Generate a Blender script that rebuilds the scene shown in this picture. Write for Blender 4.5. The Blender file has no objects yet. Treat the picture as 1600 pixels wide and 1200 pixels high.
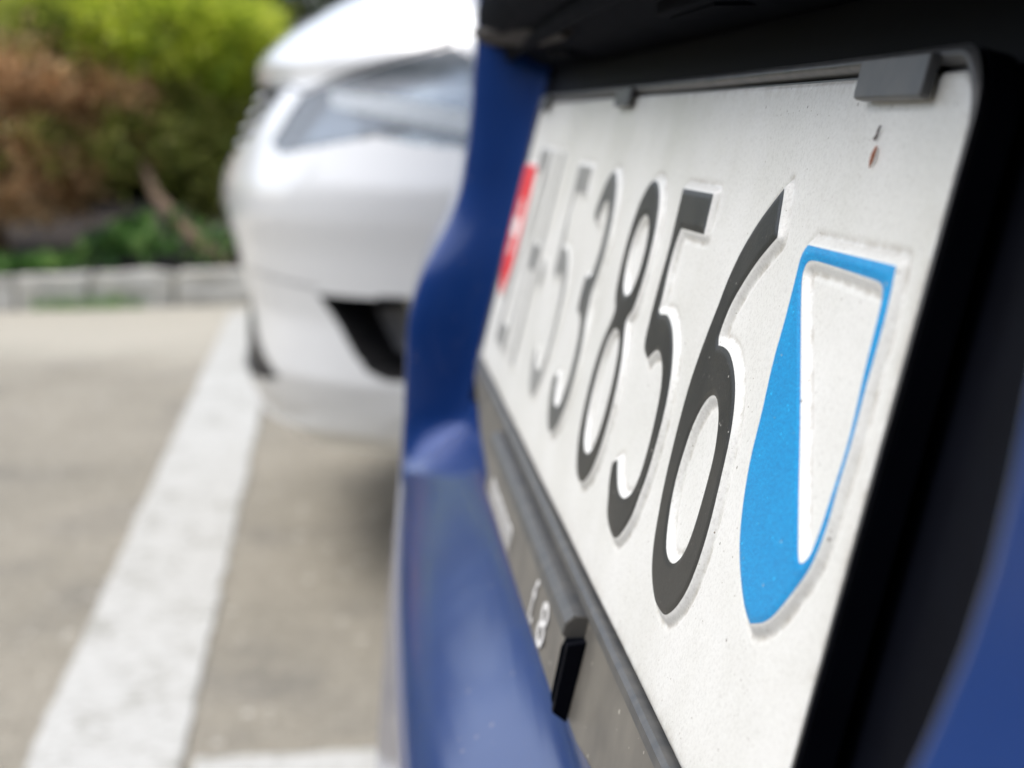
import bpy, bmesh, math, random
import numpy as np
from mathutils import Matrix, Vector
from mathutils.geometry import tessellate_polygon
random.seed(4); rng=np.random.default_rng(7)
sc=bpy.context.scene
# ------------------------------------------------------------ camera
cd=bpy.data.cameras.new('camera'); cam=bpy.data.objects.new('camera',cd); sc.collection.objects.link(cam)
CR=Vector((0.9959979545938075,-0.08759358916988655,-0.017760562527377406))
CD=Vector((-0.031618521391411816,-0.1594599866713083,-0.9866979181876321))
CF=Vector((0.08359631301661923,0.983310671043045,-0.16159140033709748))
H0=.74
m=Matrix(((CR.x,-CD.x,-CF.x,0),(CR.y,-CD.y,-CF.y,0),(CR.z,-CD.z,-CF.z,H0),(0,0,0,1)))
cam.matrix_world=m
cd.sensor_width=36; cd.lens=36*2571.3/1600; cd.clip_start=.01; cd.clip_end=500
cd.dof.use_dof=True; cd.dof.focus_distance=.272; cd.dof.aperture_fstop=18
sc.camera=cam; sc.render.resolution_x=1024; sc.render.resolution_y=768
# ------------------------------------------------------------ world and sun
SUN_DIR=Vector((-.50,.06,.86)).normalized()      # towards the sun
el=math.asin(SUN_DIR.z); az=math.atan2(SUN_DIR.x,SUN_DIR.y)
w=bpy.data.worlds.new('World'); sc.world=w; w.use_nodes=True
nt=w.node_tree; nt.nodes.clear()
sky=nt.nodes.new('ShaderNodeTexSky'); sky.sky_type='NISHITA'; sky.sun_disc=False
sky.sun_elevation=el; sky.sun_rotation=az; sky.air_density=1; sky.dust_density=3; sky.ozone_density=1
hs=nt.nodes.new('ShaderNodeHueSaturation'); hs.inputs['Saturation'].default_value=.6
bg=nt.nodes.new('ShaderNodeBackground'); bg.inputs['Strength'].default_value=.15
wo=nt.nodes.new('ShaderNodeOutputWorld')
nt.links.new(sky.outputs[0],hs.inputs['Color']); nt.links.new(hs.outputs[0],bg.inputs['Color']); nt.links.new(bg.outputs[0],wo.inputs['Surface'])
sd=bpy.data.lights.new('sun','SUN'); sd.energy=1.0; sd.angle=math.radians(28); sd.color=(1,.985,.96)
so=bpy.data.objects.new('sun',sd); sc.collection.objects.link(so)
so.rotation_euler=(-SUN_DIR).to_track_quat('-Z','Y').to_euler()
vs=sc.view_settings; vs.view_transform='Standard'; vs.look='None'; vs.exposure=.90; vs.gamma=1
sc.render.engine='CYCLES'
# ------------------------------------------------------------ materials
def new_mat(name,col=(.5,.5,.5),rough=.5,metal=0,coat=0,spec=.5,**k):
    m=bpy.data.materials.new(name); m.use_nodes=True
    b=m.node_tree.nodes['Principled BSDF']
    b.inputs['Base Color'].default_value=(*col,1); b.inputs['Roughness'].default_value=rough
    b.inputs['Metallic'].default_value=metal; b.inputs['Coat Weight'].default_value=coat
    b.inputs['Coat Roughness'].default_value=k.get('coatr',.04); b.inputs['Specular IOR Level'].default_value=spec
    if 'trans' in k: b.inputs['Transmission Weight'].default_value=k['trans']
    if 'ior' in k: b.inputs['IOR'].default_value=k['ior']
    return m,m.node_tree,b
def N(nt,t,**k):
    n=nt.nodes.new(t)
    for a,v in k.items():
        if a.startswith('i_'): n.inputs[a[2:].replace('_',' ')].default_value=v
        else: setattr(n,a,v)
    return n
def noise_fac(nt,scale,detail=4,rough=.6,vec=None):
    n=N(nt,'ShaderNodeTexNoise'); n.inputs['Scale'].default_value=scale; n.inputs['Detail'].default_value=detail; n.inputs['Roughness'].default_value=rough
    if vec is None: 
        tc=N(nt,'ShaderNodeTexCoord'); vec=tc.outputs['Object']
    nt.links.new(vec,n.inputs['Vector']); return n.outputs['Fac']
def ramp(nt,fac,stops,interp='LINEAR'):
    r=N(nt,'ShaderNodeValToRGB'); r.color_ramp.interpolation=interp
    e=r.color_ramp.elements
    while len(e)<len(stops): e.new(.5)
    for x,(p,c) in zip(e,stops):
        x.position=p; x.color=(*c,1) if len(c)==3 else c
    nt.links.new(fac,r.inputs['Fac']); return r.outputs['Color']
def mix(nt,fac,a,b,mode='MIX'):
    m=N(nt,'ShaderNodeMix',data_type='RGBA',blend_type=mode)
    for s,v in ((0,fac),(6,a),(7,b)):
        if hasattr(v,'type') and hasattr(v,'links'): nt.links.new(v,m.inputs[s])
        elif s==0: m.inputs[0].default_value=v
        else: m.inputs[s].default_value=(*v,1)
    return m.outputs[2]
def bump(nt,b,fac,strength,dist,prev=None):
    n=N(nt,'ShaderNodeBump'); n.inputs['Strength'].default_value=strength; n.inputs['Distance'].default_value=dist
    nt.links.new(fac,n.inputs['Height'])
    if prev: nt.links.new(prev,n.inputs['Normal'])
    nt.links.new(n.outputs[0],b.inputs['Normal']); return n.outputs[0]

def simple(name,c1,c2,scale,rough=.5,bs=0,bd=.001,**k):
    m,nt,b=new_mat(name,c1,rough,**k)
    f=noise_fac(nt,scale)
    nt.links.new(ramp(nt,f,[(.35,c1),(.65,c2)]),b.inputs['Base Color'])
    if bs: bump(nt,b,f,bs,bd)
    return m
def speck_mask(nt,scale,thr,vec=None,soft=.02):
    v=N(nt,'ShaderNodeTexVoronoi'); v.inputs['Scale'].default_value=scale; v.feature='F1'
    tc=N(nt,'ShaderNodeTexCoord'); nt.links.new(tc.outputs['Object'],v.inputs['Vector'])
    # only a random share of the cells carries a speck
    s=N(nt,'ShaderNodeSeparateColor'); nt.links.new(v.outputs['Color'],s.inputs[0])
    sz=N(nt,'ShaderNodeMath',operation='MULTIPLY'); nt.links.new(s.outputs[0],sz.inputs[0])
    p=N(nt,'ShaderNodeMath',operation='POWER'); nt.links.new(s.outputs[0],p.inputs[0]); p.inputs[1].default_value=5
    t=N(nt,'ShaderNodeMath',operation='MULTIPLY'); nt.links.new(p.outputs[0],t.inputs[0]); t.inputs[1].default_value=thr
    c=N(nt,'ShaderNodeMath',operation='LESS_THAN'); nt.links.new(v.outputs['Distance'],c.inputs[0]); nt.links.new(t.outputs[0],c.inputs[1])
    return c.outputs[0]

# number plate white: retroreflective film with fine grain, dust and specks
M={}
m,nt,b=new_mat('plate_film',(.66,.655,.63),.34,spec=.55)
f=noise_fac(nt,26,5); base=ramp(nt,f,[(.3,(.64,.65,.61)),(.5,(.72,.73,.70)),(.7,(.77,.78,.76))])
f2=noise_fac(nt,1500,3,.7); base=mix(nt,.35,base,ramp(nt,f2,[(.35,(.40,.39,.37)),(.5,(.68,.675,.65)),(.6,(.72,.72,.70))]),'MIX')
base=mix(nt,speck_mask(nt,330,.12),base,(.16,.14,.12)); base=mix(nt,speck_mask(nt,900,.17),base,(.22,.19,.15))
ga=N(nt,'ShaderNodeAttribute',attribute_name='grime'); gm=N(nt,'ShaderNodeMath',operation='MULTIPLY'); nt.links.new(ga.outputs['Fac'],gm.inputs[0])
nt.links.new(ramp(nt,noise_fac(nt,240,5,.7),[(.40,(0,0,0)),(.66,(.75,.75,.75))]),gm.inputs[1]); base=mix(nt,gm.outputs[0],base,(.30,.265,.21))
st_=noise_fac(nt,38,6,.75); base=mix(nt,ramp(nt,st_,[(.54,(0,0,0)),(.74,(.16,.16,.16))]),base,(.46,.44,.38))
nt.links.new(base,b.inputs['Base Color'])
r=N(nt,'ShaderNodeMapRange'); nt.links.new(f,r.inputs[0]); r.inputs[3].default_value=.26; r.inputs[4].default_value=.44; nt.links.new(r.outputs[0],b.inputs['Roughness'])
p=bump(nt,b,noise_fac(nt,1900,2),.35,.00012); bump(nt,b,noise_fac(nt,420,3),.25,.00018,p)
M['film']=m
def paint_mat(name,c1,c2,rough=.42,spec=.5):
    m,nt,b=new_mat(name,c1,rough,spec=spec)
    f=noise_fac(nt,55,5); base=ramp(nt,f,[(.35,c1),(.7,c2)]); base=mix(nt,.55,base,ramp(nt,noise_fac(nt,2600,2,.8),[(.38,(.15,.15,.15)),(.62,(.85,.85,.85))]),'SOFT_LIGHT')
    base=mix(nt,speck_mask(nt,520,.15),base,(.42,.41,.38)); base=mix(nt,speck_mask(nt,900,.22),base,tuple(min(1,x*2.2+.03) for x in c2))
    nt.links.new(base,b.inputs['Base Color']); p=bump(nt,b,noise_fac(nt,1500,3),.4,.00012); return m
M['blurink']=paint_mat('blur_paled_plate_ink',(.20,.205,.20),(.30,.30,.29),.42)  # ink paled to imitate the blur over the far characters
M['greyink']=paint_mat('greyed_plate_ink',(.06,.065,.065),(.12,.12,.115),.42)  # black greyed to imitate the start of the blur
M['ink']=paint_mat('plate_black_ink',(.012,.0125,.012),(.032,.031,.028),.42)
M['blueink']=paint_mat('shield_blue_ink',(.0,.235,.53),(.0,.275,.60),.42,.35)
M['red']=paint_mat('shield_red_ink',(.62,.012,.02),(.66,.03,.04),.45)
M['cross']=paint_mat('shield_white_ink',(.75,.75,.74),(.78,.78,.76),.45)
M['holder']=simple('dusty_holder_plastic',(.05,.053,.056),(.085,.084,.08),180,.42,.25,.0002,spec=.5)
m,nt,b=new_mat('strip_plastic',(.12,.11,.1),.38)
f=noise_fac(nt,60,5); base=ramp(nt,f,[(.3,(.085,.08,.072)),(.7,(.15,.14,.12))]); base=mix(nt,speck_mask(nt,300,.25),base,(.4,.38,.33))
nt.links.new(base,b.inputs['Base Color']); M['strip']=m
M['blacktrim']=simple('black_trim_plastic',(.001,.0014,.0035),(.0016,.0022,.005),90,.6,spec=.08)
M['garnish']=simple('garnish_black_plastic',(.0025,.0035,.006),(.005,.006,.009),60,.8,.1,.0002,spec=.02)
M['text']=new_mat('white_print',(.75,.75,.74),.4)[0]
m,nt,b=new_mat('blue_paint',(.008,.045,.24),.34,metal=.35,coat=.8,coatr=.04,spec=.3)
f=noise_fac(nt,9,4); c=ramp(nt,f,[(.3,(.0008,.026,.15)),(.7,(.0015,.036,.19))]); 
c=mix(nt,speck_mask(nt,260,.16),c,(.22,.20,.24)); nt.links.new(c,b.inputs['Base Color'])
r=N(nt,'ShaderNodeMapRange'); nt.links.new(noise_fac(nt,30,5),r.inputs[0]); r.inputs[3].default_value=.03; r.inputs[4].default_value=.16; nt.links.new(r.outputs[0],b.inputs['Coat Roughness'])
M['blue']=m
M['white']=simple('white_car_paint',(.66,.675,.685),(.69,.705,.715),3,.35,coat=1,coatr=.06)
M['glass']=new_mat('headlight_lens',(.82,.90,.97),.04,trans=.9,ior=1.45,coat=.5)[0]
M['housing']=simple('headlight_housing',(.24,.28,.33),(.34,.38,.42),8,.25,metal=.6)
M['chrome']=new_mat('chrome',(.75,.77,.8),.12,metal=1)[0]
M['foggrey']=simple('fog_lamp_grey',(.12,.12,.125),(.2,.2,.205),9,.35)
M['stud']=new_mat('satin_stud',(.35,.36,.39),.3,metal=.8)[0]
M['dark']=simple('unpainted_black_plastic',(.012,.012,.013),(.022,.021,.02),40,.5)
M['greyplastic']=simple('grey_plastic',(.03,.026,.025),(.05,.045,.04),20,.45)
M['lipreflection']=simple('ground_reflection_grey',(.03,.026,.025),(.05,.045,.04),20,.75,spec=.08)  # grey of the painted ground reflection under the garnish
M['winglass']=new_mat('tinted_window_glass',(.015,.02,.025),.03,spec=.6,coat=.5)[0]
M['tyre']=simple('tyre_rubber',(.018,.018,.018),(.03,.029,.027),30,.8)
M['rim']=new_mat('alloy_rim',(.45,.46,.47),.3,metal=.9)[0]
M['redlens']=new_mat('tail_light_lens',(.35,.01,.012),.1,trans=.2,coat=.5)[0]
m,nt,b=new_mat('asphalt',(.16,.15,.13),.85)
tc=N(nt,'ShaderNodeTexCoord'); P=tc.outputs['Object']
f=noise_fac(nt,1.3,5,vec=P); base=ramp(nt,f,[(.3,(.235,.215,.18)),(.7,(.33,.30,.255))])
f2=noise_fac(nt,190,3,.8,P); base=mix(nt,.75,base,ramp(nt,f2,[(.36,(.05,.047,.043)),(.5,(.5,.48,.44)),(.66,(1,.97,.9))]),'MULTIPLY')
base=mix(nt,1,base,(1.55,1.58,1.56),'MULTIPLY')
st_=noise_fac(nt,3.2,6,.7,P); base=mix(nt,ramp(nt,st_,[(.50,(0,0,0)),(.68,(.45,.45,.45))]),base,(.12,.115,.105))
v3=N(nt,'ShaderNodeTexVoronoi'); v3.inputs['Scale'].default_value=85; nt.links.new(P,v3.inputs['Vector']); sv=N(nt,'ShaderNodeSeparateColor'); nt.links.new(v3.outputs['Color'],sv.inputs[0]); base=mix(nt,.35,base,ramp(nt,sv.outputs[0],[(0,(.25,.25,.25)),(1,(.8,.79,.77))]),'SOFT_LIGHT')
sx=N(nt,'ShaderNodeSeparateXYZ'); nt.links.new(P,sx.inputs[0])
ad=N(nt,'ShaderNodeMath',operation='ADD'); mu=N(nt,'ShaderNodeMath',operation='MULTIPLY'); mu.inputs[1].default_value=2.2
nt.links.new(noise_fac(nt,.9,4,vec=P),mu.inputs[0]); nt.links.new(sx.outputs[1],ad.inputs[0]); nt.links.new(mu.outputs[0],ad.inputs[1])
mr=N(nt,'ShaderNodeMapRange'); nt.links.new(ad.outputs[0],mr.inputs[0]); mr.inputs[1].default_value=5.7; mr.inputs[2].default_value=6.9
base=mix(nt,mr.outputs[0],base,(.43,.40,.33))
base=mix(nt,speck_mask(nt,35,.3),base,(.5,.47,.4))
nt.links.new(base,b.inputs['Base Color']); bump(nt,b,f2,.5,.004); M['asphalt']=m
m,nt,b=new_mat('line_paint',(.7,.7,.66),.6)
f=noise_fac(nt,9,6,.65); f2=noise_fac(nt,60,4,.75)
base=ramp(nt,f2,[(.3,(.36,.35,.32)),(.5,(.51,.505,.47)),(.7,(.56,.555,.52))])
mm=N(nt,'ShaderNodeMath',operation='MULTIPLY'); nt.links.new(f,mm.inputs[0]); nt.links.new(f2,mm.inputs[1])
base=mix(nt,ramp(nt,mm.outputs[0],[(.165,(1,1,1)),(.23,(0,0,0))]),base,(.33,.32,.28))
nt.links.new(base,b.inputs['Base Color']); bump(nt,b,f2,.3,.003); M['line']=m
M['kerb']=simple('kerb_stone',(.44,.425,.38),(.64,.62,.56),14,.8,.5,.004)
M['kerbjoint']=simple('kerb_joint_mortar',(.20,.19,.15),(.30,.28,.23),20,.9)
M['soil']=simple('bed_soil',(.014,.010,.008),(.035,.023,.016),12,.95,.8,.02)
M['bark']=simple('bark',(.30,.19,.12),(.44,.30,.20),30,.85,.6,.004)
M['wallgrey']=simple('rendered_wall',(.16,.17,.155),(.21,.215,.20),4,.8)
def leaf_mat(name,stops,rough=.55):
    m,nt,b=new_mat(name,(.1,.2,.05),rough)
    a=N(nt,'ShaderNodeAttribute',attribute_name='tint')
    nt.links.new(ramp(nt,a.outputs['Fac'],stops),b.inputs['Base Color'])
    b.inputs['Subsurface Weight'].default_value=0
    # thin leaves pass some light
    tr=N(nt,'ShaderNodeBsdfTranslucent'); ms=N(nt,'ShaderNodeMixShader'); ms.inputs[0].default_value=.42
    nt.links.new(b.inputs['Base Color'].links[0].from_socket,tr.inputs[0])
    o=nt.nodes['Material Output']; nt.links.new(b.outputs[0],ms.inputs[1]); nt.links.new(tr.outputs[0],ms.inputs[2]); nt.links.new(ms.outputs[0],o.inputs['Surface'])
    return m
M['brightleaf']=leaf_mat('bright_foliage',[(0,(.20,.30,.03)),(.5,(.50,.60,.05)),(1,(.80,.82,.12))])
M['greenleaf']=leaf_mat('green_foliage',[(0,(.10,.14,.025)),(.5,(.32,.36,.07)),(1,(.60,.60,.18))])
M['brownleaf']=leaf_mat('withered_foliage',[(0,(.26,.14,.06)),(.5,(.66,.42,.22)),(1,(.92,.70,.42))])
M['darkleaf']=leaf_mat('dark_foliage',[(0,(.016,.03,.01)),(.5,(.04,.07,.02)),(1,(.09,.13,.035))])
M['ivyleaf']=leaf_mat('ivy_foliage',[(0,(.04,.11,.03)),(.5,(.12,.28,.06)),(1,(.34,.52,.16))])

# ------------------------------------------------------------ helpers
col=sc.collection
def tag(o,label=None,cat=None,group=None,kind=None):
    for k,v in (('label',label),('category',cat),('group',group),('kind',kind)):
        if v: o[k]=v
    return o
def mesh_obj(name,verts,faces,mat,parent=None,smooth=False,off=None):
    """verts in world metres; off = world position of the top-level thing"""
    me=bpy.data.meshes.new(name)
    v=np.asarray(verts,float).reshape(-1,3)
    if off is not None: v=v-np.array(off)
    me.from_pydata(v.tolist(),[],[list(map(int,f)) for f in faces]) if not isinstance(faces,np.ndarray) else quick(me,v,faces)
    if mat: me.materials.append(mat)
    if smooth: me.shade_smooth()
    me.update()
    o=bpy.data.objects.new(name,me); col.objects.link(o)
    if parent: o.parent=parent
    return o
def quick(me,v,f):
    n=len(v); k=f.shape[1]; me.vertices.add(n); me.vertices.foreach_set('co',v.astype(np.float32).ravel())
    me.loops.add(f.size); me.loops.foreach_set('vertex_index',f.astype(np.int32).ravel())
    me.polygons.add(len(f)); me.polygons.foreach_set('loop_start',(np.arange(len(f))*k).astype(np.int32))
    me.update(calc_edges=True)
def empty(name,loc):
    o=bpy.data.objects.new(name,None); o.location=loc; o.empty_display_size=.1; col.objects.link(o); return o
def grid_faces(nu,nv,mask=None,closed=False):
    i=np.arange(nu if closed else nu-1); j=np.arange(nv-1)
    I,J=np.meshgrid(i,j,indexing='ij'); I2=(I+1)%nu
    f=np.stack([I*nv+J,I2*nv+J,I2*nv+J+1,I*nv+J+1],-1)
    if mask is not None: return f[mask]
    return f.reshape(-1,4)
def compact(v,f):
    u,inv=np.unique(f,return_inverse=True); return v[u],inv.reshape(f.shape)
def inpoly(x,y,poly):
    r=np.zeros(x.shape,bool); n=len(poly)
    for i in range(n):
        x1,y1=poly[i][:2]; x2,y2=poly[(i+1)%n][:2]
        c=((y1>y)!=(y2>y))
        with np.errstate(divide='ignore',invalid='ignore'): xi=(x2-x1)*(y-y1)/((y2-y1) if y2!=y1 else 1e-9)+x1
        r^=c&(x<xi)
    return r
def box(name,c,s,mat,parent=None,off=None,bev=0,rot=None,smooth=False):
    bm=bmesh.new(); bmesh.ops.create_cube(bm,size=1)
    for v in bm.verts: v.co=Vector((v.co.x*s[0],v.co.y*s[1],v.co.z*s[2]))
    if bev: bmesh.ops.bevel(bm,geom=bm.edges[:],offset=bev,segments=3,profile=.6,affect='EDGES')
    M4=Matrix.Translation(c)@(rot.to_4x4() if rot else Matrix.Identity(4)); bm.transform(M4)
    if off is not None: bm.transform(Matrix.Translation(-Vector(off)))
    me=bpy.data.meshes.new(name); bm.to_mesh(me); bm.free(); me.materials.append(mat)
    if smooth or bev: me.shade_smooth()
    o=bpy.data.objects.new(name,me); col.objects.link(o)
    if parent: o.parent=parent
    return o
def tube(name,pts,rad,mat,parent=None,off=None,seg=8):
    V=[];F=[]
    n=len(pts)
    for i,p in enumerate(pts):
        p=Vector(p); d=(Vector(pts[min(i+1,n-1)])-Vector(pts[max(i-1,0)])).normalized()
        a=d.orthogonal().normalized() if i==0 else (a-d*a.dot(d)).normalized()
        b2=d.cross(a); r=rad[i] if hasattr(rad,'__len__') else rad
        for k in range(seg):
            t=2*math.pi*k/seg; V.append(p+(a*math.cos(t)+b2*math.sin(t))*r)
    for i in range(n-1):
        for k in range(seg): F.append((i*seg+k,i*seg+(k+1)%seg,(i+1)*seg+(k+1)%seg,(i+1)*seg+k))
    F.append(tuple(range(seg))[::-1]); F.append(tuple((n-1)*seg+k for k in range(seg)))
    return mesh_obj(name,[tuple(v) for v in V],F,mat,parent,True,off)
def smst(t): t=np.clip(t,0,1); return t*t*(3-2*t)

# ------------------------------------------------------------ ground, markings, kerb
def sheet(name,pts,z,mat,**k): return mesh_obj(name,[(x,y,z) for x,y in pts],[tuple(range(len(pts)))],mat,**k)
tag(sheet('ground',[(-150,-150),(150,-150),(150,150),(-150,150)],-.012,M['soil']),kind='structure')
tag(sheet('car_park_asphalt',[(-60,-60),(40,-60),(40,6.70),(-60,6.70)],0,M['asphalt']),kind='structure')
def strip_line(name,left,right,ys,label,horizontal=False):
    n=len(ys); V=[];F=[]
    for i,y in enumerate(ys):
        j1,j2=rng.normal(0,.0022,2)
        a,b_=(left(y)+j1,right(y)+j2)
        V+= [(y,a,.004),(y,b_,.004)] if horizontal else [(a,y,.004),(b_,y,.004)]
    for i in range(n-1):
        q=(2*i,2*i+1,2*i+3,2*i+2); F.append(q[::-1] if horizontal else q)
    return tag(mesh_obj(name,V,F,M['line']),kind='structure')
ys=np.arange(-6,6.45,.03)
strip_line('painted_line',lambda y:-.418-.0285*(y-1.86),lambda y:-.236-.0235*(y-1.85),ys,'')
strip_line('bay_divider_line',lambda x:1.715,lambda x:1.856,np.arange(-.222,5.2,.03),'',True)
kerb=empty('kerb',(-1.5,6.78,0)); tag(kerb,kind='structure')
box('kerb_bedding',(0,6.792,.045),(12,.150,.09),M['kerbjoint'],kerb,kerb.location)
x=-6.0; 
while x<6:
    L=random.uniform(.27,.36); c=(x+L/2,6.78+random.uniform(-.008,.008),.062+random.uniform(-.008,.006))
    bm=bmesh.new(); bmesh.ops.create_cube(bm,size=1)
    bmesh.ops.subdivide_edges(bm,edges=bm.edges[:],cuts=2,use_grid_fill=True)
    for v in bm.verts:
        n_=Vector((random.gauss(0,.005),random.gauss(0,.006),random.gauss(0,.005)))
        e=sum(abs(a)>.49 for a in v.co); k_=1-.035*max(0,e-1)
        v.co=Vector((v.co.x*(L-.006)*k_,v.co.y*.16*k_,v.co.z*.15*k_))+n_+Vector(c)-kerb.location
    me=bpy.data.meshes.new('kerb_stone'); bm.to_mesh(me); bm.free(); me.materials.append(M['kerb'])
    o=bpy.data.objects.new('kerb_stone',me); col.objects.link(o); o.parent=kerb
    x+=L
# planting bed behind the kerb
nx,ny=60,24; X,Y=np.meshgrid(np.linspace(-14,12,nx),np.linspace(6.84,20,ny),indexing='ij')
Z=.085+.05*np.sin(X*3.1+Y*2)*np.cos(Y*2.7)+rng.normal(0,.012,X.shape)+np.clip(Y-7,0,4)*.03
tag(mesh_obj('planting_bed',np.stack([X,Y,Z],-1),grid_faces(nx,ny),M['soil'],smooth=True),kind='structure')

# ------------------------------------------------------------ vegetation
def blades(name,P,Nn,size,aspect,mat,tint,parent=None,off=None,droop=0.):
    """leaf-sized quads at points P, roughly facing/along Nn"""
    n=len(P); d=Nn+rng.normal(0,.55,(n,3)); d[:,2]-=droop; d/=np.linalg.norm(d,axis=1)[:,None]
    s=np.cross(d,rng.normal(0,1,(n,3))); s/=np.linalg.norm(s,axis=1)[:,None]
    L=(size*rng.uniform(.6,1.4,n))[:,None]; Wd=L*aspect
    a=P-s*Wd*.3; b_=P+d*L*.5-s*Wd*.5; c=P+d*L; e=P+d*L*.5+s*Wd*.5
    V=np.stack([P,b_,c,e],1).reshape(-1,3); F=np.arange(4*n).reshape(n,4)
    o=mesh_obj(name,V,F,mat,parent,False,off)
    at=o.data.attributes.new('tint','FLOAT','FACE'); at.data.foreach_set('value',np.clip(tint,0,1).astype(np.float32))
    return o
def crown_points(c,r,nclump,per,spread,shell=.55,bottom=-1.):
    c=np.array(c);r=np.array(r)
    q=rng.normal(0,1,(nclump*3,3)); q/=np.linalg.norm(q,axis=1)[:,None]
    q=q[q[:,2]>bottom][:nclump]; n=len(q)
    rad=(shell+(1-shell)*rng.random(n)**.5)[:,None]*(1+.13*np.sin(q[:,0:1]*9+c[0]*3)*np.cos(q[:,2:3]*8+c[1]))
    cc=c+q*r*rad
    P=np.repeat(cc,per,0)+rng.normal(0,spread,(n*per,3)); Nn=np.repeat(q+np.array([0,-.2,.25]),per,0)
    t=np.repeat(rng.uniform(-.05,1.0,n),per)+rng.normal(0,.13,n*per)
    return P,Nn,t
def shrub(name,label,cat,lobes,base,limbs,group=None,size=.05,asp=.3):
    root=empty(name,base); tag(root,label,cat,group)
    for part,matk,ls in lobes:
        Ps,Ns,Ts=zip(*[crown_points(*l) for l in ls])
        tag(blades(part,np.concatenate(Ps),np.concatenate(Ns),size,asp,M[matk],np.concatenate(Ts),root,base,.15),kind='stuff')
    for pts,r in limbs: tube('branch',pts,r,M['bark'],root,base)
    return root
# limbs start at the ground and stay inside the crowns
shrub('juniper_shrub','spreading conifer shrub at left with withered brown lower branches above the kerb','shrub',
 [('green_foliage','greenleaf',[((-1.75,7.8,1.16),(.75,.50,.22),190,60,.05),((-1.15,7.75,1.05),(.5,.45,.22),130,60,.05),((-1.05,7.5,.66),(.30,.3,.16),70,55,.045),((-1.45,7.22,.62),(.25,.1,.10),24,50,.04),((-2.6,8.0,.9),(.7,.6,.5),150,50,.06)]),
  ('withered_foliage','brownleaf',[((-1.62,7.42,.84),(.60,.30,.22),200,60,.045),((-1.25,7.42,.74),(.38,.25,.2),100,60,.045),((-1.42,7.30,.52),(.22,.20,.17),55,55,.04),((-1.9,7.4,.62),(.3,.2,.12),45,50,.04)])],
 (-1.7,7.9,.1),[([(-1.7,7.9,.05),(-1.75,7.85,.4),(-1.8,7.8,.9)],[.05,.04,.02]),([(-1.72,7.9,.3),(-1.4,7.6,.5),(-1.2,7.5,.8)],[.03,.022,.012]),([(-1.7,7.88,.2),(-2.1,7.8,.45),(-2.4,7.7,.7)],[.03,.022,.012])],group=None,size=.055)
shrub('juniper_shrub','bright yellow-green conifer shrub beside the white bonnet, a bare branch slanting down','shrub',
 [('bright_foliage','brightleaf',[((-.90,7.65,1.12),(.46,.42,.20),230,60,.045),((-1.5,7.7,1.16),(.5,.4,.16),90,50,.05),((-.62,7.6,1.06),(.25,.3,.16),90,60,.045)]),
  ('green_foliage','greenleaf',[((-.70,7.72,.68),(.33,.35,.30),130,60,.05),((-.62,7.7,.52),(.26,.24,.16),60,50,.045),((-.45,7.9,.6),(.3,.3,.35),70,50,.05)])],
 (-.62,7.8,.1),[([(-.60,7.05,.13),(-.74,7.10,.25),(-.90,7.18,.42),(-1.0,7.35,.62)],[.030,.028,.024,.014]),([(-.6,7.85,.05),(-.62,7.8,.5),(-.75,7.75,1.0)],[.045,.035,.018])],size=.05)
for i,(x,y,s,lab) in enumerate([(.55,8.1,1.0,'dark green conifer shrub hidden behind the bonnet of the white car'),(2.0,8.2,1.05,'dark green conifer shrub behind the roof of the white car'),(-3.9,8.2,1.1,'green conifer shrub at the far left end of the planting bed')]):
    shrub('juniper_shrub',lab,'shrub',[('green_foliage','greenleaf' if i==2 else 'darkleaf',[((x,y,.75*s),(.75,.6,.6),230,50,.07)])],(x,y,.1),[([(x,y,.05),(x+.05,y,.5),(x,y,.9)],[.05,.04,.02])],size=.07)
# low ivy along the kerb
n=5200; X=rng.uniform(-3.2,-.55,n); Y=rng.uniform(6.88,7.35,n); h=(.04+.20*(np.sin(X*5.3)*.5+.5)*rng.random(n))
keep=(rng.random(n)<np.where(X>-.92,.2,1))&(rng.random(n)<.55+.6*np.sin(X*7.1+Y*9)); X,Y,h=X[keep],Y[keep],h[keep]; n=len(X)
tag(blades('ivy_ground_cover',np.stack([X,Y,.10+h],-1),np.tile([0,-.5,.7],(n,1)),.055,.85,M['ivyleaf'],rng.uniform(0,1,n)),'low glossy green ivy growing along the kerb stones','ground cover',kind='stuff')
n=3200; X=rng.uniform(-6,4,n); Y=6.69-np.abs(rng.normal(0,.025,n)); 
keep=np.sin(X*4.1)+np.sin(X*9.7)>.2; X,Y=X[keep],Y[keep]; n=len(X)
tag(blades('grass_tufts',np.stack([X,Y,np.zeros(n)],-1),np.tile([0,-.2,1.],(n,1)),.05,.18,M['ivyleaf'],rng.uniform(.5,1,n)),'thin grass tufts growing in the joint at the foot of the kerb','grass',kind='stuff')
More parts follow.
